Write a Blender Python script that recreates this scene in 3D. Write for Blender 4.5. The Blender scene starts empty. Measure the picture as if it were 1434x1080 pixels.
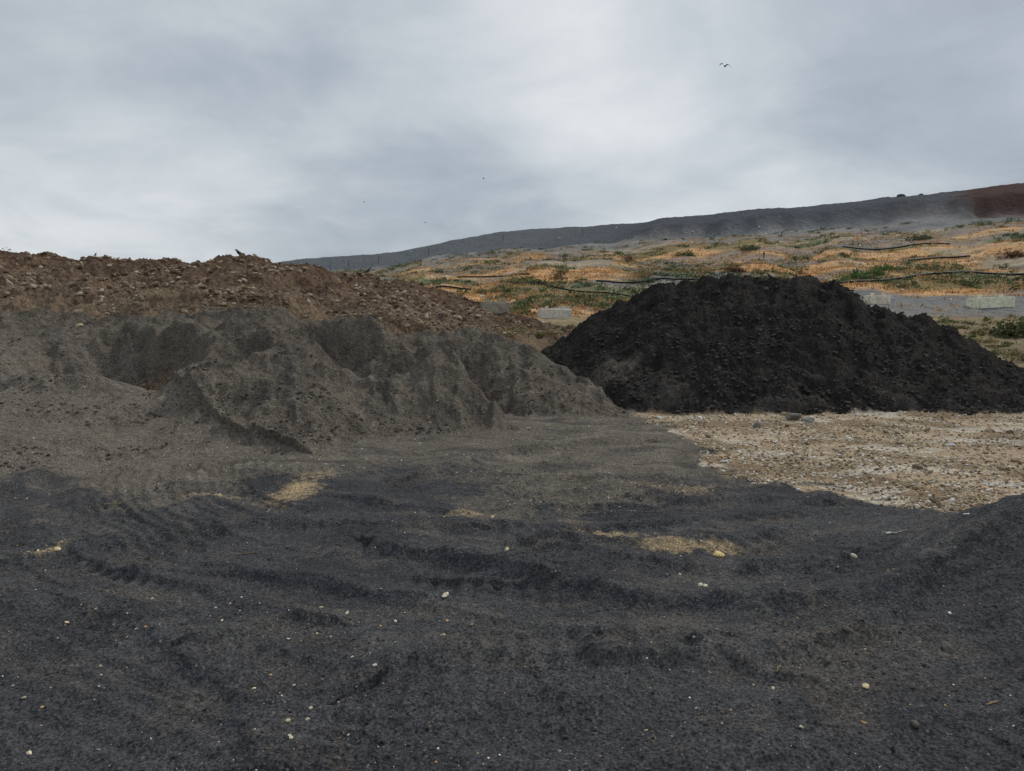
import bpy, math, random
import numpy as np
rng = np.random.default_rng(7)
random.seed(7)

# ------------------------------------------------------------------ camera model
CAMH = 2.5
F = 1024.0
PITCH = math.atan(115.0/F)
cp, sp = math.cos(PITCH), math.sin(PITCH)

def ray(u, v):
    dx = (u-717.0)/F; dy = (540.0-v)/F
    return dx, cp+dy*sp, -sp+dy*cp
def wp(u, v, Y):
    dx, fy, fz = ray(u, v)
    t = Y/fy
    return t*dx, Y, CAMH+t*fz
def gp(u, v, z=0.0):
    dx, fy, fz = ray(u, v)
    t = (z-CAMH)/fz
    return t*dx, t*fy, z

# ------------------------------------------------------------------ noise
_G = np.stack([np.cos(np.arange(256)*2*np.pi/256), np.sin(np.arange(256)*2*np.pi/256)], 1)
def _h(xi, yi, seed):
    h = (xi*374761393 + yi*668265263 + seed*144665) & 0xffffffff
    h = ((h ^ (h >> 13))*1274126177) & 0xffffffff
    return ((h ^ (h >> 16)) & 255)
def gn(x, y, seed=0):
    x0 = np.floor(x); y0 = np.floor(y)
    fx = x-x0; fy = y-y0
    xi = x0.astype(np.int64); yi = y0.astype(np.int64)
    def c(ox, oy):
        g = _G[_h(xi+ox, yi+oy, seed)]
        return g[..., 0]*(fx-ox)+g[..., 1]*(fy-oy)
    sx = fx*fx*fx*(fx*(fx*6-15)+10); sy = fy*fy*fy*(fy*(fy*6-15)+10)
    a = c(0, 0)*(1-sx)+c(1, 0)*sx
    b = c(0, 1)*(1-sx)+c(1, 1)*sx
    return (a*(1-sy)+b*sy)*1.5
def fbm(x, y, scale, oct=4, seed=0, gain=0.5):
    s = np.zeros_like(x); a = 1.0; f = scale
    for i in range(oct):
        s += a*gn(x*f+13.7*i, y*f-7.1*i, seed+i*17)
        a *= gain; f *= 2.03
    return s
def ridged(x, y, scale, oct=3, seed=0):
    s = np.zeros_like(x); a = 1.0; f = scale
    for i in range(oct):
        s += a*(1-2*np.abs(gn(x*f+3.7*i, y*f-9.1*i, seed+i*31)))
        a *= 0.5; f *= 2.1
    return s*0.5
def ss(a, b, x):
    t = np.clip((x-a)/(b-a), 0, 1)
    return t*t*(3-2*t)
def smax(a, b, k):
    h = np.clip(0.5+0.5*(a-b)/k, 0, 1)
    return b*(1-h)+a*h+k*h*(1-h)
def smin(a, b, k):
    return -smax(-a, -b, k)

# ------------------------------------------------------------------ heap layers
AZG = np.linspace(-1.4, 1.4, 2801)
def curve(az, val, sig):
    o = np.argsort(az)
    y = np.interp(AZG, np.array(az)[o], np.array(val)[o])
    n = int(sig*4/0.001)
    k = np.exp(-0.5*(np.arange(-n, n+1)*0.001/sig)**2); k /= k.sum()
    return np.convolve(np.pad(y, n, mode='edge'), k, mode='valid')
class Layer:
    def __init__(s, crest, foot, back=0.55, p=1.1, sig=0.010, zf=0.0, k=0.25):
        a = []; rc = []; zc = []
        for u, v, Y in crest:
            x, y, z = wp(u, v, Y); a.append(math.atan2(x, y)); rc.append(math.hypot(x, y)); zc.append(z)
        s.rc = curve(a, rc, sig*2); s.zc = curve(a, zc, sig)
        a = []; rf = []; zz = []
        for f in foot:
            if len(f) == 3: x, y, z = wp(*f)
            else: x, y, z = gp(f[0], f[1], zf)
            a.append(math.atan2(x, y)); rf.append(math.hypot(x, y)); zz.append(z)
        s.rf = curve(a, rf, sig*2); s.zf = curve(a, zz, sig)
        s.back = back; s.p = p; s.k = k
    def __call__(s, az, r):
        rc = np.interp(az, AZG, s.rc); zc = np.interp(az, AZG, s.zc)
        rf = np.interp(az, AZG, s.rf); zf = np.interp(az, AZG, s.zf)
        t = (r-rf)/np.maximum(rc-rf, 0.8)
        fr = np.where(t > 0, zf+(zc-zf)*np.abs(t)**s.p, zf+t*np.maximum(zc-zf, 1.0))
        bk = zc-s.back*(r-rc)
        return smin(fr, bk, s.k), t

L_A1 = Layer([(-500,500,16),(-200,455,19),(0,436,20),(100,440,20),(220,446,19.5),(290,436,19.2),(350,432,18.5),(420,438,18),(470,452,17.5),(540,452,17),
              (595,462,16.3),(650,520,15.4),(715,585,14.5),(780,650,13.5),(900,800,13)],
             [(-500,720),(0,668),(150,662),(300,652),(430,640),(520,615),(600,612),(690,606),(780,600)], back=0.62, sig=0.007, k=.15)
L_A2 = Layer([(200,520,22),(450,480,21.5),(600,463,21),(640,458,21),(700,467,20.5),(760,495,19.5),(830,542,18),(885,577,16.9),(940,625,16),(1100,760,15)],
             [(200,560),(600,562),(660,566),(720,585),(790,588),(885,584),(1000,584)], back=0.5, p=0.95)
L_B = Layer([(-500,370,30),(0,353,30),(60,358,30),(150,364,30),(240,369,30),(330,359,30),(400,366,30),(470,384,30),(560,394,31),
             (620,408,32),(680,434,33),(740,449,34),(810,460,35),(860,500,36),(1000,560,36)],
            [(-500,450,21),(0,440,22.5),(300,446,22.5),(600,465,24),(700,478,26),(765,490,29),(900,500,30)], back=0.3, p=0.8, sig=0.006)
L_D = Layer([(600,640,26),(700,550,25),(765,490,24.5),(800,464,24),(850,431,23.5),(900,406,23),(960,394,22.5),(1020,388,22.3),(1075,391,22),(1120,388,22),(1165,396,22),
             (1220,432,21.5),(1285,438,21.5),(1340,470,21.3),(1434,520,21),(1500,552,20.5),(1600,620,20)],
            [(600,580),(765,560),(880,577),(1000,582),(1200,580),(1420,577),(1700,575)], back=0.6, p=0.92, sig=0.006, k=0.35)
hc = [(-700,400,240),(0,395,240),(300,380,240),(420,362,240),(500,357,240),(560,352,240),(640,334,230),(720,322,230),(880,312,225),(1010,300,220),(1200,281,215),(1330,268,210),(1434,254,205),(1800,225,200),(2600,240,200)]
L_H = Layer(hc, [(u,446,41) for u in range(-700,2700,200)], back=0.02, p=1.12, sig=0.008, k=1.5)

RINGC = (0.5, 13.0)
mx, my, _ = gp(1610, 830)

def bowl(x, y, cx, cy, rx, ry, dep, nz):
    d = np.sqrt(((x-cx)/rx)**2+((y-cy)/ry)**2)+0.18*nz
    return -dep*ss(1.05, 0.6, d)+.18*dep*np.exp(-((d-1.12)/.12)**2)
def stroke_d(x, y, pts):
    best = np.full(x.shape, 1e9); side = np.zeros(x.shape)
    for (x0, y0), (x1, y1) in zip(pts[:-1], pts[1:]):
        ex, ey = x1-x0, y1-y0
        t = np.clip(((x-x0)*ex+(y-y0)*ey)/(ex*ex+ey*ey), 0, 1)
        px, py = x-x0-t*ex, y-y0-t*ey
        d = np.hypot(px, py); m = d < best
        best = np.where(m, d, best); side = np.where(m, np.sign(ex*py-ey*px), side)
    return best, side
def poly_sd(x, y, pts):
    n = len(pts); best = np.full(x.shape, 1e9); inside = np.zeros(x.shape, bool)
    for i in range(n):
        x0, y0 = pts[i]; x1, y1 = pts[(i+1) % n]
        ex, ey = x1-x0, y1-y0
        t = np.clip(((x-x0)*ex+(y-y0)*ey)/(ex*ex+ey*ey), 0, 1)
        best = np.minimum(best, np.hypot(x-x0-t*ex, y-y0-t*ey))
        c = ((y0 > y) != (y1 > y))
        if abs(ey) > 1e-9:
            inside ^= c & (x < ex*(y-y0)/ey+x0)
    return np.where(inside, -best, best)

FEAT = {}
def smooth_terrain(x, y):
    az = np.arctan2(x, y); r = np.hypot(x, y)
    fade = ss(1.35, 0.95, np.abs(az))
    w1 = gn(x*0.45, y*0.45, 5)
    nlow = fbm(x, y, 0.5, 3, 90)
    base = 1.7*ss(22, 42, r)*fade
    base = base+0.78*np.exp(-(((x-mx)/1.7)**2+((y-my)/1.5)**2))
    base = base+0.035*nlow
    A1, tA = L_A1(az, r+0.25*w1); A2, _ = L_A2(az, r)
    B, tB = L_B(az, r+0.5*w1); D, tD = L_D(az, r+0.25*w1)
    H, tH = L_H(az, r)
    if FEAT:
        nz = fbm(x, y, 1.1, 3, 40)
        for b in FEAT['bowls']:
            A1 = A1+bowl(x, y, *b, nz)
        for px, py, rx, ry, h in FEAT['mounds']:
            A1 = A1+h*np.exp(-(((x-px)/rx)**2+((y-py)/ry)**2))
        d, sd = stroke_d(x, y, FEAT['tongue'])
        A1 = A1+0.10*np.exp(-(d/0.22)**2)-0.12*np.where(sd > 0, 0, 1)*np.exp(-(d/0.7)**2)
    A = smax(A1, A2, 0.06)
    A = np.where(fade > 0, A*fade-3*(1-fade), -5); B = B*fade-3*(1-fade); D = D*fade-3*(1-fade)
    st = ss(0.50, 0.53, tH+0.02*gn(az*30, az*0, 3))*ss(0.13, 0.2, az)
    H = H + 3.0*st*ss(1.0, 0.6, tH) + 1.0*gn(az*14, r*0.03, 8)*ss(0.02, 0.2, tH)*ss(0.9,0.5,tH)
    H = np.where(r > 38, H, -9)*fade
    return az, r, base, A, B, D, H, tA, tB, tD, tH

def surf0(x, y):
    az, r, base, A, B, D, H, *_ = smooth_terrain(x, y)
    return np.maximum.reduce([base, A, B, D, H])
_T = np.geomspace(2.5, 600, 5000)
def hit(u, v, f=surf0):
    dx, fy, fz = ray(u, v)
    x, y, z = _T*dx, _T*fy, CAMH+_T*fz
    m = z < f(x, y)
    i = int(np.argmax(m)) if m.any() else len(_T)-1
    return float(x[i]), float(y[i])

bw = []
for (u, v, rx, ry, dep) in [(140,508,1.9,1.9,0.80),(205,512,1.3,1.7,0.50),(535,487,1.35,1.3,0.65),(335,500,0.8,0.9,0.32),(250,590,1.6,1.3,0.16),(670,560,0.35,1.0,0.15),(430,480,.5,.6,.2)]:
    x, y = hit(u, v); bw.append((x, y, rx, ry, dep))
md = []
for (u, v, rx, ry, h) in [(300,540,.55,1.4,.30),(420,530,.9,1.2,.26),(560,560,.9,.9,.20),(40,560,.8,1.2,.22),(620,545,.35,.8,.14),(480,590,.7,.6,.16)]:
    x, y = hit(u, v); md.append((x, y, rx, ry, h))
tongue = [hit(u, v) for u, v in [(235,528),(270,560),(320,590),(380,615),(445,638)]]
FEAT = {'bowls': bw, 'mounds': md, 'tongue': tongue}

P_gravel = [gp(u, v)[:2] for u, v in [(885,574),(1000,572),(1420,566),(2300,570),(2300,700),(1434,727),(1330,728),(1245,716),(1180,690),(1060,668),(1005,650),(975,618),(930,598)]]
P_grey = [gp(u, v)[:2] for u, v in [(-500,600),(-500,730),(0,680),(60,668),(110,658),(70,690),(160,697),(300,690),(375,668),(470,660),(560,648),(640,660),(720,684),(700,715),(790,722),(880,712),(900,675),(990,690),(1015,650),(990,615),(890,570),(700,560)]]
P_patch = [(gp(412,685)[:2], 0.28, 0.75, .95), (gp(835,750)[:2], 0.55, 0.16, .8), (gp(965,765)[:2], 0.45, 0.16, .8), (gp(960,685)[:2], .55, 0.35, .4), (gp(72,770)[:2], 0.13, 0.3, .8),
           (gp(640,722)[:2], 0.3, 0.12, .6), (gp(300,692)[:2], .3, .12, .7)]
RIDGES = [([(540,765),(640,790),(760,815),(900,845),(1050,852),(1200,862),(1330,835),(1420,790)], .13, .16),
          ([(540,950),(660,905),(760,915),(900,930),(1050,925),(1180,900),(1300,850)], .085, .13),
          ([(730,722),(706,700),(720,684),(760,674),(860,672)], .07, .09),
          ([(590,668),(650,650),(720,634),(800,628),(900,620)], .10, .16),
          ([(285,905),(350,892),(410,862),(455,868)], .07, .07),
          ([(0,792),(100,770),(250,748),(450,735),(650,742)], .07, .14),
          ([(980,915),(1060,940),(1120,948)], .05, .06),
          ([(0,690),(60,672),(120,660)], .13, .2),
          ([(900,700),(960,705),(1040,700),(1150,705)], .07, .12),
          ([(760,768),(850,785),(960,795),(1060,800),(1180,790)], .06, .10),
          ([(100,840),(200,880),(330,960),(420,1060)], .045, .10),
          ([(200,800),(400,815),(600,855),(800,885),(1000,895)], .045, .09),
          ([(500,700),(620,712),(700,740),(780,765)], .06, .12)]
RIDGES = [([gp(u, v)[:2] for u, v in p], a, w) for p, a, w in RIDGES]

def srgb(r, g, b):
    c = np.array([r, g, b])/255.0
    return np.where(c <= 0.04045, c/12.92, ((c+0.055)/1.055)**2.4)
K = 1/0.56
C_char = srgb(59,59,60)*K; C_grey = srgb(89,83,74)*K; C_brown = srgb(100,83,68)*K; C_black = srgb(42,40,38)*K
C_gravel = srgb(152,135,112)*K*.82; C_tan = srgb(150,132,104)*K*.8

def terrain(x, y, full=True):
    az, r, base, A, B, D, H, tA, tB, tD, tH = smooth_terrain(x, y)
    n_e = fbm(x, y, 1.3, 4, 200)
    Ae = A+0.04*n_e; De = D+0.05*n_e; Be = B+0.08*n_e
    Z = smax(base, Ae, 0.14); Z = smax(Z, Be, 0.2); Z = smax(Z, De, 0.08); Z = np.maximum(Z, H)
    stack = np.stack([base, Ae, Be, De, H])
    cls = np.argmax(stack, 0)
    def w(i, soft):
        o = np.max(np.delete(stack, i, 0), 0)
        return ss(-soft, soft, stack[i]-o)
    wA, wB, wD, wH = w(1, .06), w(2, .12), w(3, .04), w(4, .3)
    wG = np.clip(1-wA-wB-wD-wH, 0, 1)
    nm = fbm(x, y, 2.6, 3, 300, .42); nf = fbm(x, y, 11.0, 3, 310, 0.5)
    nff = gn(x*45, y*45, 330)
    clump = np.maximum(nf, 0)**1.3
    e = fbm(x, y, 1.0, 5, 400, .6)
    nearm = r < 40
    sdq = np.full(x.shape, 9.0); sdq[nearm] = poly_sd(x[nearm], y[nearm], P_gravel)
    mq = ss(.12, -.12, sdq+.45*e)
    flow = gn(az*60+0.5*nm, r*0.35, 61)+0.4*gn(az*130+0.5*nm, r*0.7, 62)
    d, sd = stroke_d(x, y, FEAT['tongue'])
    smoothA = np.where(sd < 0, ss(0, 0.4, d), 0)*ss(0.95, 0.6, tA)
    rough_a = 1-.75*smoothA
    rA = (0.13*fbm(x, y, .9, 2, 70)+0.06*flow+0.11*ridged(x, y, 1.2, 2, 71))*ss(0.0, 0.35, tA)
    Z = Z+wA*(rA*rough_a+0.065*nm*rough_a+0.030*clump*rough_a+0.004*nff)
    Z = Z+wB*(0.24*fbm(x, y, 0.6, 3, 80)+0.14*np.abs(nm)+0.06*clump+0.008*nff)
    low = ss(0.5, 0.05, tD)
    rD = 0.17*fbm(x, y, 0.8, 2, 85)+0.15*ridged(x, y, .9, 2, 86)+0.08*flow*(1-low)
    teeth = np.sin(r*2*np.pi/0.33+2.0*gn(x*.5, y*.5, 9))*low*ss(-.2, .3, gn(x*.6, y*.6, 12))
    Z = Z+wD*(rD*ss(-0.05, .15, tD)+0.10*nm+0.075*clump+0.010*nff+0.04*teeth)
    Z = Z+wH*(0.35*fbm(x, y, 0.12, 4, 95)+0.08*fbm(x, y, 0.8, 2, 96))
    # --- tracked ground
    rho = np.hypot(x-RINGC[0], y-RINGC[1])+0.35*gn(x*.25, y*.25, 21)+.02*nm
    th = np.arctan2(x-RINGC[0], -(y-RINGC[1]))
    rings = np.zeros_like(x)
    for R, am, wd in [(4.3,.06,.10),(5.0,.06,.12),(5.65,.07,.10),(6.35,.07,.12),(6.7,.05,.07),(7.25,.06,.09),(7.75,.07,.12),(8.3,.05,.08),(8.75,.05,.1),(9.3,.04,.1),(9.8,.04,.12)]:
        q = (rho-R); q = q/(wd*np.where(q > 0, .6, 1.6))
        rings += .72*am*np.exp(-q*q)*ss(-.25, .35, gn(th*2.2+R*5, rho*.15, 22))
    nrm = r < 24
    rdg = np.zeros_like(x)
    wx = x[nrm]+.13*gn(x[nrm]*.9, y[nrm]*.9, 55)+.012*nm[nrm]; wy = y[nrm]+.13*gn(x[nrm]*.9, y[nrm]*.9, 56)+.012*nf[nrm]
    acc = np.zeros(wx.shape)
    for p, am, wd in RIDGES:
        dd, s_ = stroke_d(wx, wy, p)
        q = dd/(wd*np.where(s_ < 0, .7, 2.4))
        acc += am*np.exp(-q*q)
    rdg[nrm] = acc
    tread = np.zeros_like(x)
    for R in (5.3, 6.0, 6.95, 8.05, 8.6, 9.5):
        bnd = ss(.27, .21, np.abs(rho-R))*ss(-.15, .15, gn(th*2+R, rho*.2, 33))
        tread += bnd*(.017*np.sin(th*R*2*np.pi/0.20)-.020)
    fine = np.sin(rho*2*np.pi/0.17+nm)*ss(0, .4, gn(x*.35+4, y*.35, 35))
    nr = ss(24, 16, r)
    chop = ss(0, .5, gn(x*.8, y*.8, 51))
    soft = 1-.6*mq
    Z = Z+wG*nr*((rings+rdg*(1+.25*nm)+tread+0.012*fine)*(1-mq)+0.04*fbm(x, y, 0.9, 2, 50)*soft+(.010+.024*chop)*nm*soft+(.010+0.016*chop)*clump*soft+0.0030*nff)
    Z = Z+wG*(1-nr)*(0.06*nm+0.1*fbm(x, y, .5, 2, 52))
    if not full: return Z, cls
    # ---------------- colour
    shape = x.shape+(3,)
    col = np.empty(shape); col[:] = C_char
    def lay(c, m):
        nonlocal col
        col += (np.asarray(c)-col)*m[..., None]
    var = fbm(x, y, .35, 4, 410)
    far = ss(17, 24, r)
    lay(srgb(70,69,68)*K, ss(.0, .6, var)*.5)
    lay(srgb(50,50,52)*K, ss(.05, .6, -var)*.6)
    lay(srgb(48,48,49)*K, ss(.1, .5, -e)*.4)
    sdg = np.full(x.shape, 9.0); sdg[nearm] = poly_sd(x[nearm], y[nearm], P_grey)
    mg = ss(.5, -.35, sdg+.8*e+.25*nf); lay(srgb(86,81,73)*K, mg*.95)
    lay(srgb(108,102,91)*K, mg*ss(0, .6, e)*.5)
    lay(srgb(58,57,56)*K, mg*ss(.1, .45, fbm(x*.5, y*1.6, 1.3, 4, 433))*.6)
    st = ss(.1, .55, gn(rho*4+1.0*e, th*3, 44))*ss(3, 6.2, r)*ss(9.8, 7.5, rho)
    lay(srgb(82,79,74)*K, st*.4)
    lay(srgb(90,83,73)*K, ss(.1, .6, fbm(x, y, .7, 5, 436, .65))*ss(.3, .7, gn(rho*3, th*2, 45)+.5)*.25)
    for (px, py), rx, ry, op in P_patch:
        d = np.sqrt(((x-px)/rx)**2+((y-py)/ry)**2)
        lay(C_tan*(1+.3*nf[..., None]), ss(1.25, .3, d+.7*e+.6*nf)*op)
    gcol = C_gravel*(1+.3*np.clip(nf, -1, 1)[..., None])
    lay(gcol, mq)
    lay(srgb(108,91,72)*K*.9, mq*ss(-.15, .4, fbm(x, y, .7, 5, 420))*.75)
    lay(srgb(188,181,167)*K*.8, mq*ss(.08, .55, fbm(x*.6, y*1.5, .9, 4, 425))*.55)
    lay(srgb(128,112,90)*K*.8*(1+.3*var[..., None]), far*(1-mq))
    lay(srgb(110,112,72)*K*.8, far*ss(.1, .5, e)*.5)
    cA = C_grey*(1+.12*var[..., None])
    lay(cA, wA)
    lay(srgb(70,64,56)*K, wA*ss(.45, 1.0, tA)*ss(-.3, .6, nm)*.6)
    lay(srgb(106,99,89)*K, wA*ss(.1, .8, flow)*.4)
    lay(srgb(64,61,57)*K, wA*ss(.0, .5, e)*.5*rough_a)
    lay(srgb(100,94,86)*K, wA*smoothA*.5)
    lay(C_brown*(1+.22*np.clip(e, -1, 1)[..., None]), wB)
    lay(srgb(130,111,91)*K*.9, wB*ss(.0, .6, fbm(x, y, 1.7, 4, 430))*.55)
    lay(srgb(128,112,93)*K*.9, wB*ss(.6, .2, tB)*.5)
    lay(srgb(74,56,46)*K, wB*ss(.05, .55, fbm(x, y, .9, 4, 431))*.6)
    lay(srgb(82,64,52)*K, wB*ss(.6, .95, tB)*.5)
    lay(C_black*(1+.16*np.clip(e, -1, 1)[..., None]), wD)
    lay(srgb(58,54,50)*K, wD*ss(.2, .7, flow+.4*e)*.5)
    lay(srgb(70,66,62)*K, wD*low*ss(.1, .45, gn(x*.7, y*1.3, 12)+.4*nm)*.8)
    lay(srgb(94,87,79)*K, wD*ss(1.0, .3, np.hypot((x-D1[0])/.8, (y-D1[1])/1.1)+.5*nm)*.8)
    if (wH > 0).any():
        g1 = fbm(x, y*1.0, .055, 5, 500, .6); g2 = fbm(x, y, .09, 5, 510, .6); g3 = fbm(x, y, .25, 4, 520)
        hcx = np.empty(shape); hcx[:] = srgb(146,132,112)*K*.85
        def hl(c, m):
            nonlocal hcx
            hcx += (np.asarray(c)-hcx)*m[..., None]
        hl(srgb(190,148,102)*K*.92, ss(-.45, -.03, g1+.25*g3)*.85)
        hl(srgb(176,158,130)*K*.88, ss(.0, .4, g3-.3*g1)*.4)
        hl(srgb(88,98,68)*K*.8, ss(-.02, .22, g2+.35*g3)*.7)
        hl(srgb(112,114,115)*K*.85, ss(.16, .24, fbm(x*.5, y*1.6, .05, 3, 530))*.7)
        ter = ss(.37, .40, az+.03*g3)*(1-ss(60, 63, r+3*g1))
        hl(srgb(110,111,111)*K*.85, ter*.95)
        up = ss(.33, .44, tH+.09*g1)
        hl(srgb(112,113,113)*K*.85*(1+.2*np.clip(g3, -1, 1)[..., None]), up*.92)
        hl(srgb(160,138,106)*K*.8, up*ss(.0, .3, g2)*.45*ss(.52,.42,tH))
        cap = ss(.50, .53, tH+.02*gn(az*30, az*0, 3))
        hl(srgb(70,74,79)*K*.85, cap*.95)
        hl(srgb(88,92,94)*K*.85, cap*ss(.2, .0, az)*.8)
        red = ss(.525, .555, az+.02*g3+(.02*(tH-.6)))*ss(.46, .52, tH+.03*g1)
        hl(srgb(70,54,50)*K*.8, red)
        col += (hcx-col)*wH[..., None]
    rough = np.clip(wB*.9+wD*.7+wA*.35+wG*.06, 0, 1)
    return Z, cls, np.clip(col, .004, .9), ss(30, 70, r), rough
D1 = hit(860, 525)

# ------------------------------------------------------------------ helpers
scene = bpy.context.scene
def mesh_np(name, co, faces, mats, smooth=True, attrs=None):
    me = bpy.data.meshes.new(name)
    nv = len(co); nf, k = faces.shape
    me.vertices.add(nv); me.vertices.foreach_set('co', np.ascontiguousarray(co, np.float32).ravel())
    me.loops.add(nf*k); me.loops.foreach_set('vertex_index', np.ascontiguousarray(faces, np.int32).ravel())
    me.polygons.add(nf)
    me.polygons.foreach_set('loop_start', np.arange(0, nf*k, k, dtype=np.int32))
    me.polygons.foreach_set('loop_total', np.full(nf, k, np.int32))
    me.polygons.foreach_set('use_smooth', np.full(nf, smooth, bool))
    me.update(calc_edges=True)
    for n, (t, d) in (attrs or {}).items():
        a = me.attributes.new(n, t, 'POINT')
        if t == 'FLOAT_COLOR':
            d4 = np.ones((nv, 4), np.float32); d4[:, :3] = d
            a.data.foreach_set('color', d4.ravel())
        else:
            a.data.foreach_set('value', np.ascontiguousarray(d, np.float32))
    for m in mats: me.materials.append(m)
    ob = bpy.data.objects.new(name, me); scene.collection.objects.link(ob)
    return ob

class NT:
    def __init__(s, mat): mat.use_nodes = True; s.t = mat.node_tree; s.t.nodes.clear()
    def n(s, typ, **kw):
        nd = s.t.nodes.new(typ)
        for k, v in kw.items(): setattr(nd, k, v)
        return nd
    def l(s, a, b): s.t.links.new(a, b)
    def mr(s, src, a, b, c, d):
        m = s.n('ShaderNodeMapRange'); s.l(src, m.inputs[0])
        for i, v in enumerate((a, b, c, d)): m.inputs[i+1].default_value = v
        return m.outputs[0]
    def math(s, op, a, b):
        m = s.n('ShaderNodeMath', operation=op)
        for i, v in enumerate((a, b)):
            if hasattr(v, 'links'): s.l(v, m.inputs[i])
            else: m.inputs[i].default_value = v
        return m.outputs[0]
    def mix(s, fac, a, b, blend='MIX'):
        m = s.n('ShaderNodeMix', data_type='RGBA', blend_type=blend)
        for i, v in ((0, fac), (6, a), (7, b)):
            if hasattr(v, 'links'): s.l(v, m.inputs[i])
            else: m.inputs[i].default_value = v
        return m.outputs[2]

def soil_material():
    m = bpy.data.materials.new('soil'); T = NT(m)
    pos = T.n('ShaderNodeNewGeometry').outputs['Position']
    col = T.n('ShaderNodeAttribute', attribute_name='tint').outputs['Color']
    farA = T.n('ShaderNodeAttribute', attribute_name='far').outputs['Fac']
    roA = T.n('ShaderNodeAttribute', attribute_name='lumpy').outputs['Fac']
    def noise(sc, det=4, rough=.6):
        n = T.n('ShaderNodeTexNoise'); T.l(pos, n.inputs['Vector'])
        n.inputs['Scale'].default_value = sc; n.inputs['Detail'].default_value = det; n.inputs['Roughness'].default_value = rough
        return n.outputs['Fac']
    g1 = noise(48, 3, .75); g2 = noise(14, 5, .7); g3 = noise(1.6, 6, .7)
    f = T.math('MULTIPLY', T.mr(g1, .34, .66, .3, 1.75), T.mr(g2, .3, .7, .7, 1.32))
    f = T.math('MULTIPLY', f, T.mr(g3, .3, .7, .82, 1.18))
    vm = T.n('ShaderNodeVectorMath', operation='SCALE'); T.l(col, vm.inputs[0]); T.l(f, vm.inputs[3])
    c = vm.outputs[0]
    vo = T.n('ShaderNodeTexVoronoi'); T.l(pos, vo.inputs['Vector']); vo.inputs['Scale'].default_value = 42
    sepc = T.n('ShaderNodeSeparateColor'); T.l(vo.outputs['Color'], sepc.inputs[0])
    sel = T.math('MULTIPLY', T.math('GREATER_THAN', sepc.outputs[0], .975), T.math('LESS_THAN', vo.outputs['Distance'], .30))
    sel = T.math('MULTIPLY', sel, T.mr(farA, 0, .3, .5, 0))
    c = T.mix(sel, c, (.38, .35, .30, 1))
    b = T.n('ShaderNodeBsdfPrincipled'); b.inputs['Roughness'].default_value = .97
    b.inputs['Specular IOR Level'].default_value = .06
    T.l(c, b.inputs['Base Color'])
    bh1 = noise(30, 4, .65); bh2 = noise(5, 5, .6); bh3 = noise(.7, 6, .65)
    bp = T.n('ShaderNodeBump'); T.l(bh1, bp.inputs['Height']); bp.inputs['Distance'].default_value = .036; bp.inputs['Strength'].default_value = 1
    bq = T.n('ShaderNodeBump'); T.l(bh2, bq.inputs['Height']); T.l(bp.outputs[0], bq.inputs['Normal'])
    T.l(T.mr(roA, 0, 1, .03, .38), bq.inputs['Distance'])
    br = T.n('ShaderNodeBump'); T.l(bh3, br.inputs['Height']); T.l(bq.outputs[0], br.inputs['Normal'])
    T.l(T.mr(farA, 0, 1, .0, 1.0), br.inputs['Distance'])
    T.l(br.outputs[0], b.inputs['Normal'])
    T.l(b.outputs[0], T.n('ShaderNodeOutputMaterial').inputs[0])
    return m
M_soil = soil_material()

def attr_material(name, rough=.9, scale=30, amp=.25):
    m = bpy.data.materials.new(name); T = NT(m)
    pos = T.n('ShaderNodeNewGeometry').outputs['Position']
    col = T.n('ShaderNodeAttribute', attribute_name='tint').outputs['Color']
    n = T.n('ShaderNodeTexNoise'); T.l(pos, n.inputs['Vector']); n.inputs['Scale'].default_value = scale; n.inputs['Detail'].default_value = 5
    vm = T.n('ShaderNodeVectorMath', operation='SCALE'); T.l(col, vm.inputs[0]); T.l(T.mr(n.outputs['Fac'], .3, .7, 1-amp, 1+amp), vm.inputs[3])
    b = T.n('ShaderNodeBsdfPrincipled'); b.inputs['Roughness'].default_value = rough; b.inputs['Specular IOR Level'].default_value = .2
    T.l(vm.outputs[0], b.inputs['Base Color'])
    bp = T.n('ShaderNodeBump'); T.l(n.outputs['Fac'], bp.inputs['Height']); bp.inputs['Distance'].default_value = .02
    T.l(bp.outputs[0], b.inputs['Normal'])
    T.l(b.outputs[0], T.n('ShaderNodeOutputMaterial').inputs[0])
    return m
M_stone = attr_material('stone', .85, 40, .25)
M_leaf = attr_material('foliage', .8, 8, .3)
M_conc = attr_material('concrete', .9, 6, .25)
M_dark = attr_material('black_plastic', .5, 10, .1)
M_litter = attr_material('litter_plastic', .5, 10, .1)
M_feather = attr_material('feather', .8, 20, .2)

# ------------------------------------------------------------------ terrain sheet
azs = np.concatenate([np.radians(np.arange(-180, -41, 2.0)), np.radians(np.linspace(-40, 40, 1300)), np.radians(np.arange(42, 180, 2.0))])
rs = np.concatenate([np.geomspace(.1, 3.0, 40)[:-1], np.exp(np.arange(math.log(3.0), math.log(36), .0026)), np.exp(np.arange(math.log(36), math.log(260), .006)), np.geomspace(262, 3000, 30)])
NA, NR = len(azs), len(rs)
AZ, R = np.meshgrid(azs, rs)
X = (R*np.sin(AZ)).ravel(); Y = (R*np.cos(AZ)).ravel()
Zs = []; cl = []; co = []; fa = []; lu = []
CH = 200000
for i in range(0, len(X), CH):
    z, c, cc, f_, l_ = terrain(X[i:i+CH], Y[i:i+CH])
    Zs.append(z); cl.append(c); co.append(cc); fa.append(f_); lu.append(l_)
Z = np.concatenate(Zs); CL = np.concatenate(cl); COL = np.concatenate(co); FA = np.concatenate(fa); LU = np.concatenate(lu)
CO = np.stack([X, Y, Z], 1)
j = np.arange(NA); jn = (j+1) % NA
i = np.arange(NR-1)[:, None]
Fq = np.stack([i*NA+j, i*NA+jn, (i+1)*NA+jn, (i+1)*NA+j], -1).reshape(-1, 4)
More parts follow.
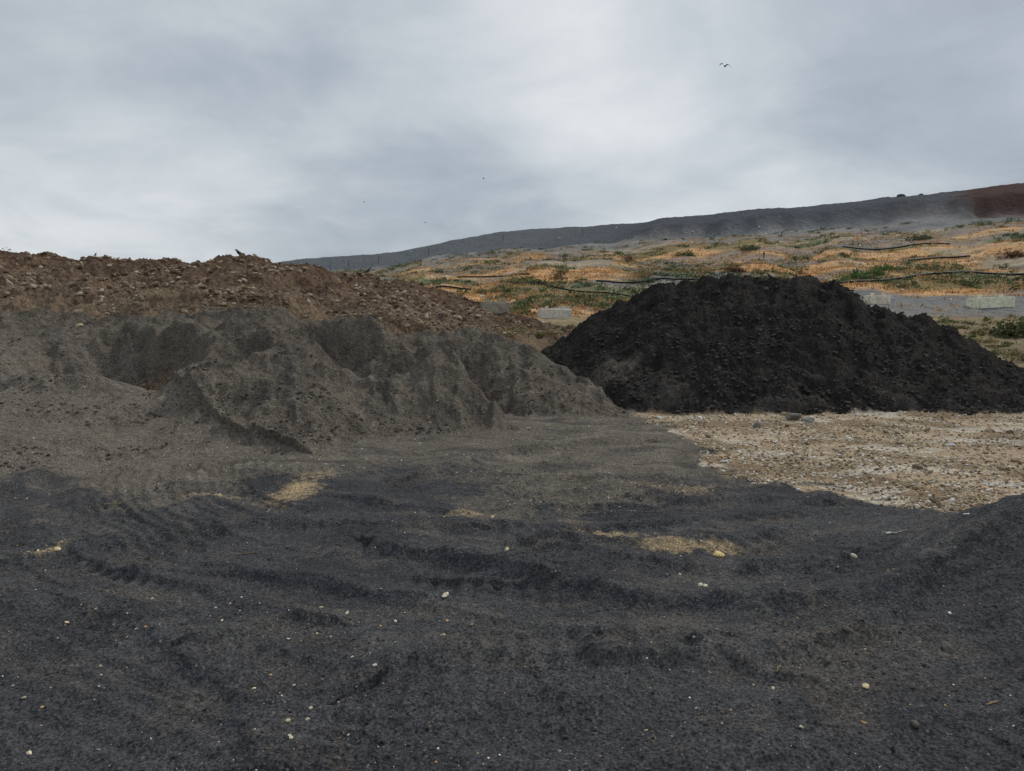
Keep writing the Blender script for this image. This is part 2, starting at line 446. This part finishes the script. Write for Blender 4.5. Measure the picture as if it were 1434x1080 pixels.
Fq = Fq[:, ::-1]
fc = CL[Fq[:, 0]]
for k, nm in enumerate(['ground', 'gray_sand_pile', 'brown_dirt_mound', 'black_soil_pile', 'hill']):
    fs = Fq[fc == k]
    used, inv = np.unique(fs, return_inverse=True)
    mesh_np(nm, CO[used], inv.reshape(-1, 4), [M_soil], True,
            {'tint': ('FLOAT_COLOR', COL[used]), 'far': ('FLOAT', FA[used]), 'lumpy': ('FLOAT', LU[used])})
def Zat(x, y):
    return terrain(np.asarray(x, float), np.asarray(y, float), False)

# ------------------------------------------------------------------ stones
def ico(sub):
    import bmesh
    bm = bmesh.new(); bmesh.ops.create_icosphere(bm, subdivisions=sub, radius=1)
    v = np.array([p.co[:] for p in bm.verts]); f = np.array([[q.index for q in p.verts] for p in bm.faces]); bm.free()
    return v, f
def rock_protos(sub, n=8, rough=.25):
    v, f = ico(sub); out = []
    for k in range(n):
        w = v.copy()
        for _ in range(5):
            d = rng.normal(size=3); d /= np.linalg.norm(d)
            h = rng.uniform(.5, .85); t = w@d
            w -= np.maximum(t-h, 0)[:, None]*d
        w *= rng.uniform(1-rough, 1+rough, (len(w), 1))
        w *= np.array([1, rng.uniform(.6, .95), rng.uniform(.45, .75)])
        out.append(w)
    return out, f
PR1 = rock_protos(1, 8, .15); PR2 = rock_protos(2, 6, .05)
def scatter(name, x, y, size, cols, mat=None, protos=PR1, sink=.15, smooth=False, z=None):
    x = np.asarray(x); y = np.asarray(y)
    if z is None: z, _ = Zat(x, y)
    pv, pf = protos; n = len(x); nv = len(pv[0])
    P = np.stack(pv)[rng.integers(0, len(pv), n)]
    a = rng.uniform(0, 2*np.pi, n); ca, sa = np.cos(a)[:, None], np.sin(a)[:, None]
    tx = rng.normal(0, .3, n)[:, None]
    px = P[..., 0]*ca-P[..., 1]*sa; py = P[..., 0]*sa+P[..., 1]*ca; pz = P[..., 2]+tx*P[..., 0]
    s = np.asarray(size)[:, None]
    V = np.stack([px*s+x[:, None], py*s+y[:, None], pz*s+(z+np.asarray(size)*sink)[:, None]], -1).reshape(-1, 3)
    Fc = (pf[None]+(np.arange(n)*nv)[:, None, None]).reshape(-1, 3)
    C = np.repeat(cols, nv, 0)
    return mesh_np(name, V, Fc, [mat or M_stone], smooth, {'tint': ('FLOAT_COLOR', C)})
def pick(pal, n, jit=.2):
    p = np.array([srgb(*c) for c in pal])*1.4
    return np.clip(p[rng.integers(0, len(p), n)]*rng.uniform(1-jit, 1+jit, (n, 1)), .005, .85)
def polar_pts(n, r0, r1, a0, a1):
    r = np.exp(rng.uniform(math.log(r0), math.log(r1), n)); a = np.radians(rng.uniform(a0, a1, n))
    return r*np.sin(a), r*np.cos(a)
PALE = [(195,182,155),(180,165,130),(205,198,185),(150,142,128),(190,155,105)]
x, y = polar_pts(2800, 3.0, 15, -42, 42)
keep = poly_sd(x, y, P_gravel) > .1
cl_ = fbm(x, y, .5, 3, 77) > -.05
keep &= cl_ | (rng.random(len(x)) < .25)
x, y = x[keep], y[keep]; n = len(x)
scatter('pebbles', x, y, .003+.008*rng.random(n)**3+.012*(rng.random(n) < .03), pick(PALE, n))
st = [(1006,783,.075),(624,849,.035),(1213,967,.03),(987,832,.03),(981,829,.03),(1195,779,.035),(1022,647,.03),(620,900,.022),(355,968,.02),(486,861,.02),(554,873,.016),
      (450,858,.02),(407,1043,.02),(93,872,.02),(660,880,.02),(80,777,.04),(1122,1020,.015),(1327,912,.05),(1281,1021,.035),(1183,904,.035),(1160,927,.035),(710,775,.03),
      (534,834,.02),(112,462,.10),(1110,588,.20),(1132,592,.14),(1060,600,.12),(690,731,.03),(404,1015,.018)]
xy = np.array([hit(u, v) for u, v, s in st]); sz = np.array([s for *_, s in st])
cc = pick([(195,178,138),(195,184,160)], len(st), .1)
for k in (17, 18, 19, 20): cc[k] = srgb(105,100,92)
for k in (24, 25, 26): cc[k] = srgb(140,138,132)
cc[0] = srgb(205,180,125)*1.3
scatter('stones', xy[:, 0], xy[:, 1], sz, cc, protos=PR2, smooth=False, sink=.35)
# gravel yard
x, y = polar_pts(60000, 7.5, 24, 5, 44)
k = poly_sd(x, y, P_gravel)+.3*fbm(x, y, 1, 3, 400) < .12
k &= (fbm(x, y, .8, 3, 601)+.5*rng.normal(size=len(x)) > -.15)
x, y = x[k], y[k]; zz, cc_ = Zat(x, y); k = cc_ == 0; x, y, zz = x[k], y[k], zz[k]; n = len(x)
scatter('gravel', x, y, .009+.030*rng.random(n)**3+.06*(rng.random(n) < .003), pick([(168,156,134),(152,136,112),(128,110,88),(204,198,188),(108,92,74),(136,124,104)], n), z=zz, sink=.3)
xs, ys = [], []
for (px, py), rx, ry, op in P_patch:
    m = int(350*rx*ry+60); d = rng.normal(0, .6, (m, 2)); xs.append(px+d[:, 0]*rx); ys.append(py+d[:, 1]*ry)
x, y = polar_pts(2200, 8.5, 15, -40, 14); k = poly_sd(x, y, P_grey) < .1; xs.append(x[k]); ys.append(y[k])
x = np.concatenate(xs); y = np.concatenate(ys); n = len(x)
scatter('gravel', x, y, .005+.014*rng.random(n)**3, pick(PALE+[(120,110,95)]*4, n))
def on_class(n, cid, r0, r1, a0, a1):
    x, y = polar_pts(n, r0, r1, a0, a1); z, c = Zat(x, y); k = c == cid
    return x[k], y[k], z[k]
x, y, z = on_class(24000, 2, 19, 36, -38, 8)
k = fbm(x, y, .5, 3, 700) > -.25; x, y, z = x[k], y[k], z[k]; n = len(x)
scatter('rocks', x, y, .025+.13*rng.random(n)**4, pick([(116,98,80),(100,82,66),(140,124,104),(92,75,61),(155,142,122)], n, .15), z=z)
x, y, z = on_class(26000, 1, 9, 23, -40, 10)
k = fbm(x, y, .7, 3, 710) > .0; x, y, z = x[k], y[k], z[k]; n = len(x)
scatter('soil_clods', x, y, .008+.045*rng.random(n)**4, pick([(88,82,74),(76,71,64),(98,92,82),(68,63,57)], n, .15), z=z)
x, y, z = on_class(30000, 3, 15, 27, 0, 40)
k = fbm(x, y, .7, 3, 720) > -.2; x, y, z = x[k], y[k], z[k]; n = len(x)
scatter('soil_clods', x, y, .014+.07*rng.random(n)**5, pick([(54,50,47),(46,43,41),(64,60,55)], n, .15), z=z)
x, y = polar_pts(18000, 3, 15, -42, 42); k = (poly_sd(x, y, P_gravel) > 0) & (fbm(x, y, .9, 3, 730) > .12); x, y = x[k], y[k]; n = len(x)
scatter('soil_clods', x, y, .004+.018*rng.random(n)**4, pick([(64,64,64),(55,55,55),(78,75,69)], n, .15))

# ------------------------------------------------------------------ vegetation on the hill
def bush_mesh(name, cx, cy, cz, rad, hgt, cols, per, leaf, grass=False):
    V = []; C = []
    n = len(cx)
    for i in range(n):
        m = per
        d = rng.normal(size=(m, 3)); d /= np.linalg.norm(d, axis=1)[:, None]
        lob = 1+.35*np.sin(3*np.arctan2(d[:, 1], d[:, 0])+i)+.2*np.sin(7*d[:, 2]+i*2)
        rr = rng.uniform(.35, 1, (m, 1))**.6*lob[:, None]
        p = d*rr; p[:, 2] = np.abs(p[:, 2])
        P = p*np.array([rad[i], rad[i], hgt[i]])+np.array([cx[i], cy[i], cz[i]-.05*hgt[i]])
        L = leaf[i]
        if grass:
            P[:, 2] = cz[i]-.03
            e = rng.normal(size=(m, 3))*.35; e[:, 2] = 1; e *= (hgt[i]*rng.uniform(.5, 1.1, (m, 1)))
            s = rng.normal(size=(m, 3))*L*.5; s[:, 2] = 0
            a, b, c = P-s, P+s, P+e
        else:
            e1 = rng.normal(size=(m, 3)); e1 /= np.linalg.norm(e1, axis=1)[:, None]
            e2 = rng.normal(size=(m, 3)); e2 /= np.linalg.norm(e2, axis=1)[:, None]
            a, b, c = P, P+e1*L, P+e2*L
        V.append(np.stack([a, b, c], 1).reshape(-1, 3))
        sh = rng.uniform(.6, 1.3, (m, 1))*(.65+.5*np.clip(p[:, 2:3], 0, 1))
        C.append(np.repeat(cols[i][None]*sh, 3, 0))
    V = np.concatenate(V); C = np.clip(np.concatenate(C), .003, .8)
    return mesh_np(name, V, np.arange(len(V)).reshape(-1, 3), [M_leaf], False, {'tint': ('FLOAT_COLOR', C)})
def hillpts(n, r0, r1, a0=-16, a1=37, seed=510, thr=.1, sc=.09):
    x, y = polar_pts(n, r0, r1, a0, a1)
    k = fbm(x, y, sc, 5, seed, .6) > thr
    k &= ~((np.arctan2(x, y) > .39) & (np.hypot(x, y) < 61) & (rng.random(len(x)) < .93))
    x, y = x[k], y[k]
    z, c = Zat(x, y); k = c == 4
    return x[k], y[k], z[k]
x, y, z = hillpts(3800, 42, 140, thr=-.02); n = len(x)
big = rng.random(n) < .06
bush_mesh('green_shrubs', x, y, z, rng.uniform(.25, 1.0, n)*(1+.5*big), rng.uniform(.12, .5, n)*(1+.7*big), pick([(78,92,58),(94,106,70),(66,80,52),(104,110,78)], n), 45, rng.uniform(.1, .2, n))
x, y, z = hillpts(8000, 41, 130, seed=500, thr=-.35, sc=.055); n = len(x)
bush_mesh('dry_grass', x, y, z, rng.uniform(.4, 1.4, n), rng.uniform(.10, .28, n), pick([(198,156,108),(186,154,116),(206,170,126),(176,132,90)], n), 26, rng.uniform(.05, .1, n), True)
def single(name, u, v, rad, h, c, per=500):
    x, y = hit(u, v); z, _ = Zat(np.array([x]), np.array([y]))
    bush_mesh(name, [x], [y], z, [rad], [h], np.array([srgb(*c)*1.3]), per, [rad*.16])
for u, v, rad, h, c in [(880,366,.8,.9,(88,66,52)),(905,390,.6,.75,(150,130,85)),(782,394,.75,.8,(96,80,58)),(1030,383,1.0,.6,(96,70,52)),(612,381,1.3,.7,(74,84,60)),
                        (1420,358,1.2,.7,(110,76,56)),(1120,385,.5,.5,(100,90,60)),(790,360,1,.6,(80,88,66)),(960,358,1.4,.7,(84,100,62)),(1200,392,1.0,.5,(84,110,60)),(1225,388,.9,.5,(84,110,60)),
                        (1180,396,.7,.4,(90,115,66)),(1290,335,1.5,.7,(90,96,70)),(1050,352,1.3,.6,(88,100,70)),(1236,382,1.0,.5,(90,110,64))]:
    single('bush', u, v, rad, h, c)
x = []; y = []
for _ in range(90):
    a, b = hit(random.uniform(1320, 1500), random.uniform(446, 505)); x.append(a); y.append(b)
for _ in range(26):
    a, b = hit(random.uniform(690, 815), random.uniform(456, 476)); x.append(a); y.append(b)
x = np.array(x); y = np.array(y); z, c = Zat(x, y); k = c != 3; x, y, z = x[k], y[k], z[k]; n = len(x)
bush_mesh('weeds', x, y, z, rng.uniform(.12, .4, n), rng.uniform(.08, .28, n), pick([(90,94,58),(112,110,72),(140,122,86),(78,86,54)], n), 110, rng.uniform(.04, .08, n))
single('bush', 1425, 472, 1.0, .7, (88,92,60), 900)
x = np.array([wp(u, 352, 31)[0] for u in (-60, -35, -15, 2, 18)]); y = np.full(5, 30.5); z, _ = Zat(x, y)
bush_mesh('weeds', x, y, z, np.full(5, .4), np.array([.4, .35, .3, .25, .2]), pick([(84,92,60)], 5), 130, np.full(5, .06))

# ------------------------------------------------------------------ concrete blocks
import bmesh
from mathutils import Matrix, Vector
def to_obj(name, bm, mat, tint, parent=None, smooth=False):
    me = bpy.data.meshes.new(name); bm.to_mesh(me); bm.free()
    a = me.attributes.new('tint', 'FLOAT_COLOR', 'POINT')
    a.data.foreach_set('color', np.tile(np.array([*tint, 1.0], np.float32), len(me.vertices)))
    me.materials.append(mat)
    for p in me.polygons: p.use_smooth = smooth
    o = bpy.data.objects.new(name, me); scene.collection.objects.link(o)
    if parent: o.parent = parent
    return o
def block(u, v, w, h, rot, tint, gain=2.2):
    """yard block whose base stands where the sight line meets the slope"""
    bx, by = hit(u, v+8); zz, _ = Zat(bx+np.linspace(-w/2, w/2, 9), np.full(9, by-.35))
    bm = bmesh.new(); bmesh.ops.create_cube(bm, size=1)
    bmesh.ops.scale(bm, vec=(w, .7, h), verts=bm.verts)
    bmesh.ops.bevel(bm, geom=bm.edges[:], offset=.05, segments=2, affect='EDGES')
    for s in (-1, 1):
        r = bmesh.ops.create_cube(bm, size=.16); bmesh.ops.translate(bm, vec=(s*w*.25, 0, h/2+.06), verts=r['verts'])
    for q in bm.verts:
        q.co += Vector(rng.normal(0, .008, 3))
    o = to_obj('concrete_block', bm, M_conc, np.minimum(srgb(*tint)*gain, .8))
    o.location = (bx, by, float(np.mean(zz))+h/2-.03); o.rotation_euler = (0, rng.normal(0, .02), math.radians(rot))
block(777, 437, 1.9, .60, 3, (146,144,134)); block(693, 434, 1.2, .55, 8, (116,110,98)); block(1386, 427, 2.5, .68, -4, (158,142,124), 3.0); block(1228, 422, 1.4, .6, 0, (150,142,128), 2.6)

# ------------------------------------------------------------------ pipes
def pipe(name, pts, rad=.09):
    P = np.array([hit(u, v) for u, v in pts])
    t = np.linspace(0, len(P)-1, (len(P)-1)*14+1)
    x = np.interp(t, np.arange(len(P)), P[:, 0]); y = np.interp(t, np.arange(len(P)), P[:, 1])
    def sm(q, n): return np.convolve(np.pad(q, n, mode='reflect', reflect_type='odd'), np.ones(2*n+1)/(2*n+1), 'valid')
    x = sm(x, 6); y = sm(y, 6)
    z, _ = Zat(x, y); z = np.maximum(sm(z, 6), sm(z, 2)-.02)+rad*.9+.14
    V = []; n = len(x)
    for k in range(8):
        a = k*math.pi/4; V.append(np.stack([x, y+rad*math.cos(a), z+rad*math.sin(a)], 1))
    V = np.stack(V, 1).reshape(-1, 3)
    i = np.arange(n-1)[:, None]; k = np.arange(8)
    Fc = np.stack([i*8+k, i*8+(k+1) % 8, (i+1)*8+(k+1) % 8, (i+1)*8+k], -1).reshape(-1, 4)
    return mesh_np(name, V, Fc, [M_dark], True, {'tint': ('FLOAT_COLOR', np.tile([.018, .018, .02], (len(V), 1)))})
pipe('black_pipe', [(1175,401),(1240,395),(1300,389),(1370,384),(1480,380)], .10)
pipe('black_pipe', [(1270,368),(1310,363),(1358,362)], .11)
pipe('black_pipe', [(640,391),(700,388),(742,388)], .09)
pipe('black_pipe', [(835,398),(900,396),(980,394)], .09)
pipe('black_pipe', [(720,402),(770,409),(830,412),(880,414)], .06)
pipe('black_pipe', [(610,407),(640,406),(660,409)], .08)
pipe('black_pipe', [(1180,352),(1250,350),(1330,344)], .10)

# ------------------------------------------------------------------ litter
pts = [(random.uniform(560, 1434), random.uniform(318, 425)) for _ in range(130)]+[(random.gauss(1150, 120), random.gauss(328, 7)) for _ in range(90)]+[(1160,373),(1165,378),(1172,372),(1205,370),(640,405)]
V = []; C = []
for q, (u, v) in enumerate(pts):
    x, y = hit(u, v)
    if y > 300 or y < 38: continue
    z = Zat(np.array([x]), np.array([y]))[0][0]
    s = random.uniform(.06, .2)*(y/70)**.5
    quad = np.array([[-1, -1, 0], [1, -.8, .3], [.9, 1, .7], [-.8, .8, .2], [0, 0, .9]])*s*rng.uniform(.6, 1.3, (5, 3))+np.array([x, y, z+.03])
    for a, b in ((0, 1), (1, 2), (2, 3), (3, 0)):
        V += [quad[a], quad[b], quad[4]]
        c = random.choice([(200,200,198)]*6+[(80,150,190),(190,180,160),(180,90,80)]) if q < 220 else (90,170,200)
        C += [srgb(*c)*.9]*3
extra = [(1245,748,.05),(1015,648,.07),(1330,625,.10),(1210,652,.06),(1352,735,.03),(740,602,.05),(480,655,.03),(118,545,.05)]
extra += [(random.uniform(1060, 1434), random.uniform(590, 700), random.uniform(.02, .045)) for _ in range(45)]
for q, (u, v, s) in enumerate(extra):
    x, y = hit(u, v); z = Zat(np.array([x]), np.array([y]))[0][0]
    if q > 7 and poly_sd(np.array([x]), np.array([y]), P_gravel)[0] > -.3: continue
    quad = np.array([[-1, -.4, .1], [1, -.3, .1], [.9, .4, .25], [-.8, .4, .1], [0, 0, .35]])*s*rng.uniform(.6, 1.3, (5, 3))+np.array([x, y, z+.01])
    for a, b in ((0, 1), (1, 2), (2, 3), (3, 0)):
        V += [quad[a], quad[b], quad[4]]; C += [srgb(205,210,212)]*3
V = np.array(V); mesh_np('litter', V, np.arange(len(V)).reshape(-1, 3), [M_litter], False, {'tint': ('FLOAT_COLOR', np.array(C))})

def stick(u, v, L, ang, tint=(150,130,95)):
    x, y = hit(u, v); n = 6
    t = np.linspace(-.5, .5, n); px = x+t*L*math.cos(ang)+rng.normal(0, .004, n); py = y+t*L*math.sin(ang)
    zz = Zat(px, py)[0]; z = np.maximum(zz, np.median(zz))+.008; rad = .006*(1.2-np.abs(t))
    bm = bmesh.new(); rings = []
    for i in range(n):
        rings.append([bm.verts.new((px[i]-math.sin(ang)*rad[i]*math.cos(a), py[i]+math.cos(ang)*rad[i]*math.cos(a), z[i]+rad[i]*math.sin(a))) for a in np.arange(5)*2*math.pi/5])
    for i in range(n-1):
        for k in range(5): bm.faces.new((rings[i][k], rings[i][(k+1) % 5], rings[i+1][(k+1) % 5], rings[i+1][k]))
    bm.faces.new(rings[0]); bm.faces.new(rings[-1])
    to_obj('stick', bm, M_stone, srgb(*tint))
stick(165,705,.35,.1); stick(1388,990,.09,.4); stick(1252,747,.22,-.3,(190,185,170)); stick(345,775,.2,.2,(120,105,80)); stick(1090,940,.1,1.0)

def stake(u, v, Y, h):
    x = wp(u, v, Y)[0]; z = Zat(np.array([x]), np.array([float(Y)]))[0][0]
    bm = bmesh.new(); bmesh.ops.create_cone(bm, segments=6, radius1=.06, radius2=.035, depth=h, cap_ends=True)
    r = bmesh.ops.create_cube(bm, size=.16); bmesh.ops.translate(bm, vec=(0, 0, h/2-.1), verts=r['verts'])
    to_obj('marker_stake', bm, M_conc, srgb(70,66,62)).location = (x, Y, z+h/2-.05)
for u, v, Y, h in [(462,360,150,1.6),(488,358,150,1.4),(530,356,150,1.6),(600,345,160,1.3),(705,330,170,1.3),(816,320,170,1.2),(1000,330,120,.9),(1095,322,120,.9),(505,372,90,1.0),(1070,350,80,.7)]:
    stake(u, v, Y, h)
x = []; y = []; s = []
for u, ss_ in [(1236,1.1),(1244,.9),(1262,1.3),(1290,1.0),(1205,.5)]:
    a, _, _ = wp(u, 276, 203); x.append(a); y.append(203.); s.append(ss_)
scatter('rubble', x, y, s, np.tile(srgb(80,80,82), (5, 1)), protos=PR2)

# ------------------------------------------------------------------ birds
def flying_bird(loc, span, yaw, lift=.35, tint=(45,45,48)):
    bm = bmesh.new()
    n = 9; rings = []; L = span*.42
    for i in range(n):
        t = i/(n-1); yv = (t-.5)*L
        rad = L*.13*math.sin(math.pi*min(1, .04+t*.96))**.7*(1 if t < .75 else .8)+.002
        if t > .8: rad = L*(.07-.03*(t-.8)/.2)
        rings.append([bm.verts.new((rad*math.cos(a), yv, rad*math.sin(a))) for a in np.arange(8)*math.pi/4])
    for i in range(n-1):
        for k in range(8): bm.faces.new((rings[i][k], rings[i][(k+1) % 8], rings[i+1][(k+1) % 8], rings[i+1][k]))
    tip = bm.verts.new((0, L*.62, 0))
    for k in range(8): bm.faces.new((rings[-1][k], rings[-1][(k+1) % 8], tip))
    a = bm.verts.new((0, -L*.35, .0)); b = bm.verts.new((-L*.14, -L*.78, .0)); c = bm.verts.new((L*.14, -L*.78, .0)); d = bm.verts.new((0, -L*.82, .01))
    bm.faces.new((a, b, d)); bm.faces.new((a, d, c))
    for sgn in (-1, 1):
        prof = [(0, .20, -.22, 0), (.22, .30, -.20, lift*.6), (.5, .30, -.10, lift*.9), (.78, .10, -.18, lift*.6), (1, -.16, -.24, lift*.1)]
        up = []
        for t, le, te, zz in prof:
            xx = sgn*t*span/2
            up.append((bm.verts.new((xx, le*L, zz*span/2+.02)), bm.verts.new((xx, te*L, zz*span/2-.02))))
        for (p, q), (r_, s_) in zip(up[:-1], up[1:]):
            bm.faces.new((p, r_, s_, q) if sgn > 0 else (p, q, s_, r_))
    o = to_obj('bird', bm, M_feather, srgb(*tint), smooth=True)
    o.location = loc; o.rotation_euler = (.45, .10, yaw)
flying_bird(wp(1015,93,60), 1.0, math.radians(10), .38)
flying_bird(wp(677,250,90), .6, math.radians(70), .3)
flying_bird(wp(595,312,120), .6, math.radians(40), .3)
flying_bird(wp(510,283,130), .5, math.radians(-30), .3)
def perched(u, Y, s, yaw):
    x = wp(u, 400, Y)[0]; ys = np.linspace(Y-1.5, Y+1.5, 40); zs = Zat(np.full(40, x), ys)[0]
    el = (zs-CAMH)/ys; k = int(np.argmax(el)); y = ys[k]; z = zs[k]
    me = bpy.data.meshes.new('bird')
    V = [(0,-.5,.02),(0,-.28,.10),(0,-.05,.20),(0,.12,.30),(0,.20,.40),(0,.27,.46),(0,.34,.455),(0,.43,.44), (.05,-.02,.10),(.05,.0,.0),(-.05,-.02,.10),(-.05,.0,.0)]
    E = [(0,1),(1,2),(2,3),(3,4),(4,5),(5,6),(6,7),(2,8),(8,9),(2,10),(10,11)]
    rad = [.03,.07,.12,.11,.07,.065,.03,.008,.02,.012,.02,.012]
    me.from_pydata([tuple(c*s for c in v) for v in V], E, [])
    o = bpy.data.objects.new('bird', me); scene.collection.objects.link(o)
    mo = o.modifiers.new('skin', 'SKIN')
    for i, r in enumerate(rad): me.skin_vertices[0].data[i].radius = (r*s, r*s)
    me.skin_vertices[0].data[2].use_root = True
    o.modifiers.new('sub', 'SUBSURF').levels = 1; o.modifiers['sub'].render_levels = 2
    m = bpy.data.materials.new('crow_feather'); T = NT(m); b = T.n('ShaderNodeBsdfPrincipled'); b.inputs['Base Color'].default_value = (.015, .015, .018, 1); b.inputs['Roughness'].default_value = .6
    nz = T.n('ShaderNodeTexNoise'); nz.inputs['Scale'].default_value = 60; bp = T.n('ShaderNodeBump'); T.l(nz.outputs[0], bp.inputs['Height']); T.l(bp.outputs[0], b.inputs['Normal'])
    T.l(b.outputs[0], T.n('ShaderNodeOutputMaterial').inputs[0]); me.materials.append(m)
    o.location = (x, y, z); o.rotation_euler = (0, 0, yaw)
perched(330, 30, .6, math.radians(70)); perched(515, 30.5, .5, math.radians(-40)); perched(1075, 22, .32, math.radians(30)); perched(146, 30, .3, math.radians(10))

# ------------------------------------------------------------------ sky and light
SUN_AZ = math.radians(45)
SUN_EL = math.radians(46)
w = bpy.data.worlds.new('World'); scene.world = w; w.use_nodes = True
class WT(NT):
    def __init__(s, t): s.t = t; t.nodes.clear()
T = WT(w.node_tree)
tc = T.n('ShaderNodeTexCoord').outputs['Generated']
sky = T.n('ShaderNodeTexSky', sky_type='NISHITA'); sky.sun_disc = False; sky.sun_elevation = SUN_EL; sky.sun_rotation = SUN_AZ
skb = T.n('ShaderNodeVectorMath', operation='SCALE'); T.l(sky.outputs[0], skb.inputs[0]); skb.inputs[3].default_value = .1
sep = T.n('ShaderNodeSeparateXYZ'); T.l(tc, sep.inputs[0])
den = T.math('ADD', T.math('MAXIMUM', sep.outputs[2], 0), .30)
cx = T.math('DIVIDE', sep.outputs[0], den); cy = T.math('DIVIDE', sep.outputs[1], den)
cmb = T.n('ShaderNodeCombineXYZ'); T.l(cx, cmb.inputs[0]); T.l(cy, cmb.inputs[1]); cmb.inputs[2].default_value = 3.3
def wn(sc, det, rough, dist=0, off=0):
    n = T.n('ShaderNodeTexNoise'); ad = T.n('ShaderNodeVectorMath', operation='ADD'); T.l(cmb.outputs[0], ad.inputs[0]); ad.inputs[1].default_value = (off, off*.7, off)
    T.l(ad.outputs[0], n.inputs['Vector']); n.inputs['Scale'].default_value = sc; n.inputs['Detail'].default_value = det; n.inputs['Roughness'].default_value = rough; n.inputs['Distortion'].default_value = dist
    return n.outputs['Fac']
a = wn(.8, 5, .45, .2); b_ = wn(2.4, 8, .56, .3, 5)
mixn = T.math('ADD', T.math('MULTIPLY', a, .64), T.math('MULTIPLY', b_, .36))
def glow(u, v, pw):
    d = Vector(ray(u, v)).normalized()
    dp = T.n('ShaderNodeVectorMath', operation='DOT_PRODUCT'); T.l(tc, dp.inputs[0]); dp.inputs[1].default_value = d
    return T.math('POWER', T.math('MAXIMUM', dp.outputs['Value'], 0), pw)
fac = T.math('ADD', mixn, T.math('MULTIPLY', glow(830, 0, 30), .26))
fac = T.math('ADD', fac, T.math('MULTIPLY', glow(0, 360, 30), .10))
fac = T.math('ADD', fac, T.math('MULTIPLY', glow(650, 270, 50), -.13))
ramp = T.n('ShaderNodeValToRGB'); T.l(fac, ramp.inputs[0])
cr = ramp.color_ramp
cr.elements[0].position = .34; cr.elements[0].color = (*srgb(148,157,169), 1)
cr.elements[1].position = .80; cr.elements[1].color = (*srgb(242,243,244), 1)
e = cr.elements.new(.48); e.color = (*srgb(175,184,194), 1)
e = cr.elements.new(.62); e.color = (*srgb(207,213,218), 1)
fin = T.mix(.94, skb.outputs[0], ramp.outputs[0])
bg = T.n('ShaderNodeBackground'); T.l(fin, bg.inputs[0]); bg.inputs[1].default_value = 1.0
T.l(bg.outputs[0], T.n('ShaderNodeOutputWorld').inputs[0])

sl = bpy.data.lights.new('sun', 'SUN'); sl.energy = 1.5; sl.angle = math.radians(10); sl.color = (1, .94, .86)
so = bpy.data.objects.new('sun', sl); scene.collection.objects.link(so)
dv = Vector((math.sin(SUN_AZ)*math.cos(SUN_EL), math.cos(SUN_AZ)*math.cos(SUN_EL), math.sin(SUN_EL)))
so.rotation_euler = dv.to_track_quat('Z', 'Y').to_euler(); so.location = (0, 0, 50)

cam = bpy.data.cameras.new('camera'); co_ = bpy.data.objects.new('camera', cam); scene.collection.objects.link(co_)
cam.sensor_width = 36; cam.lens = F/1434*36; cam.clip_start = .05; cam.clip_end = 6000
co_.location = (0, 0, CAMH); co_.rotation_euler = (math.pi/2-PITCH, 0, 0)
scene.camera = co_
scene.view_settings.view_transform = 'Standard'; scene.view_settings.look = 'None'; scene.view_settings.exposure = 0
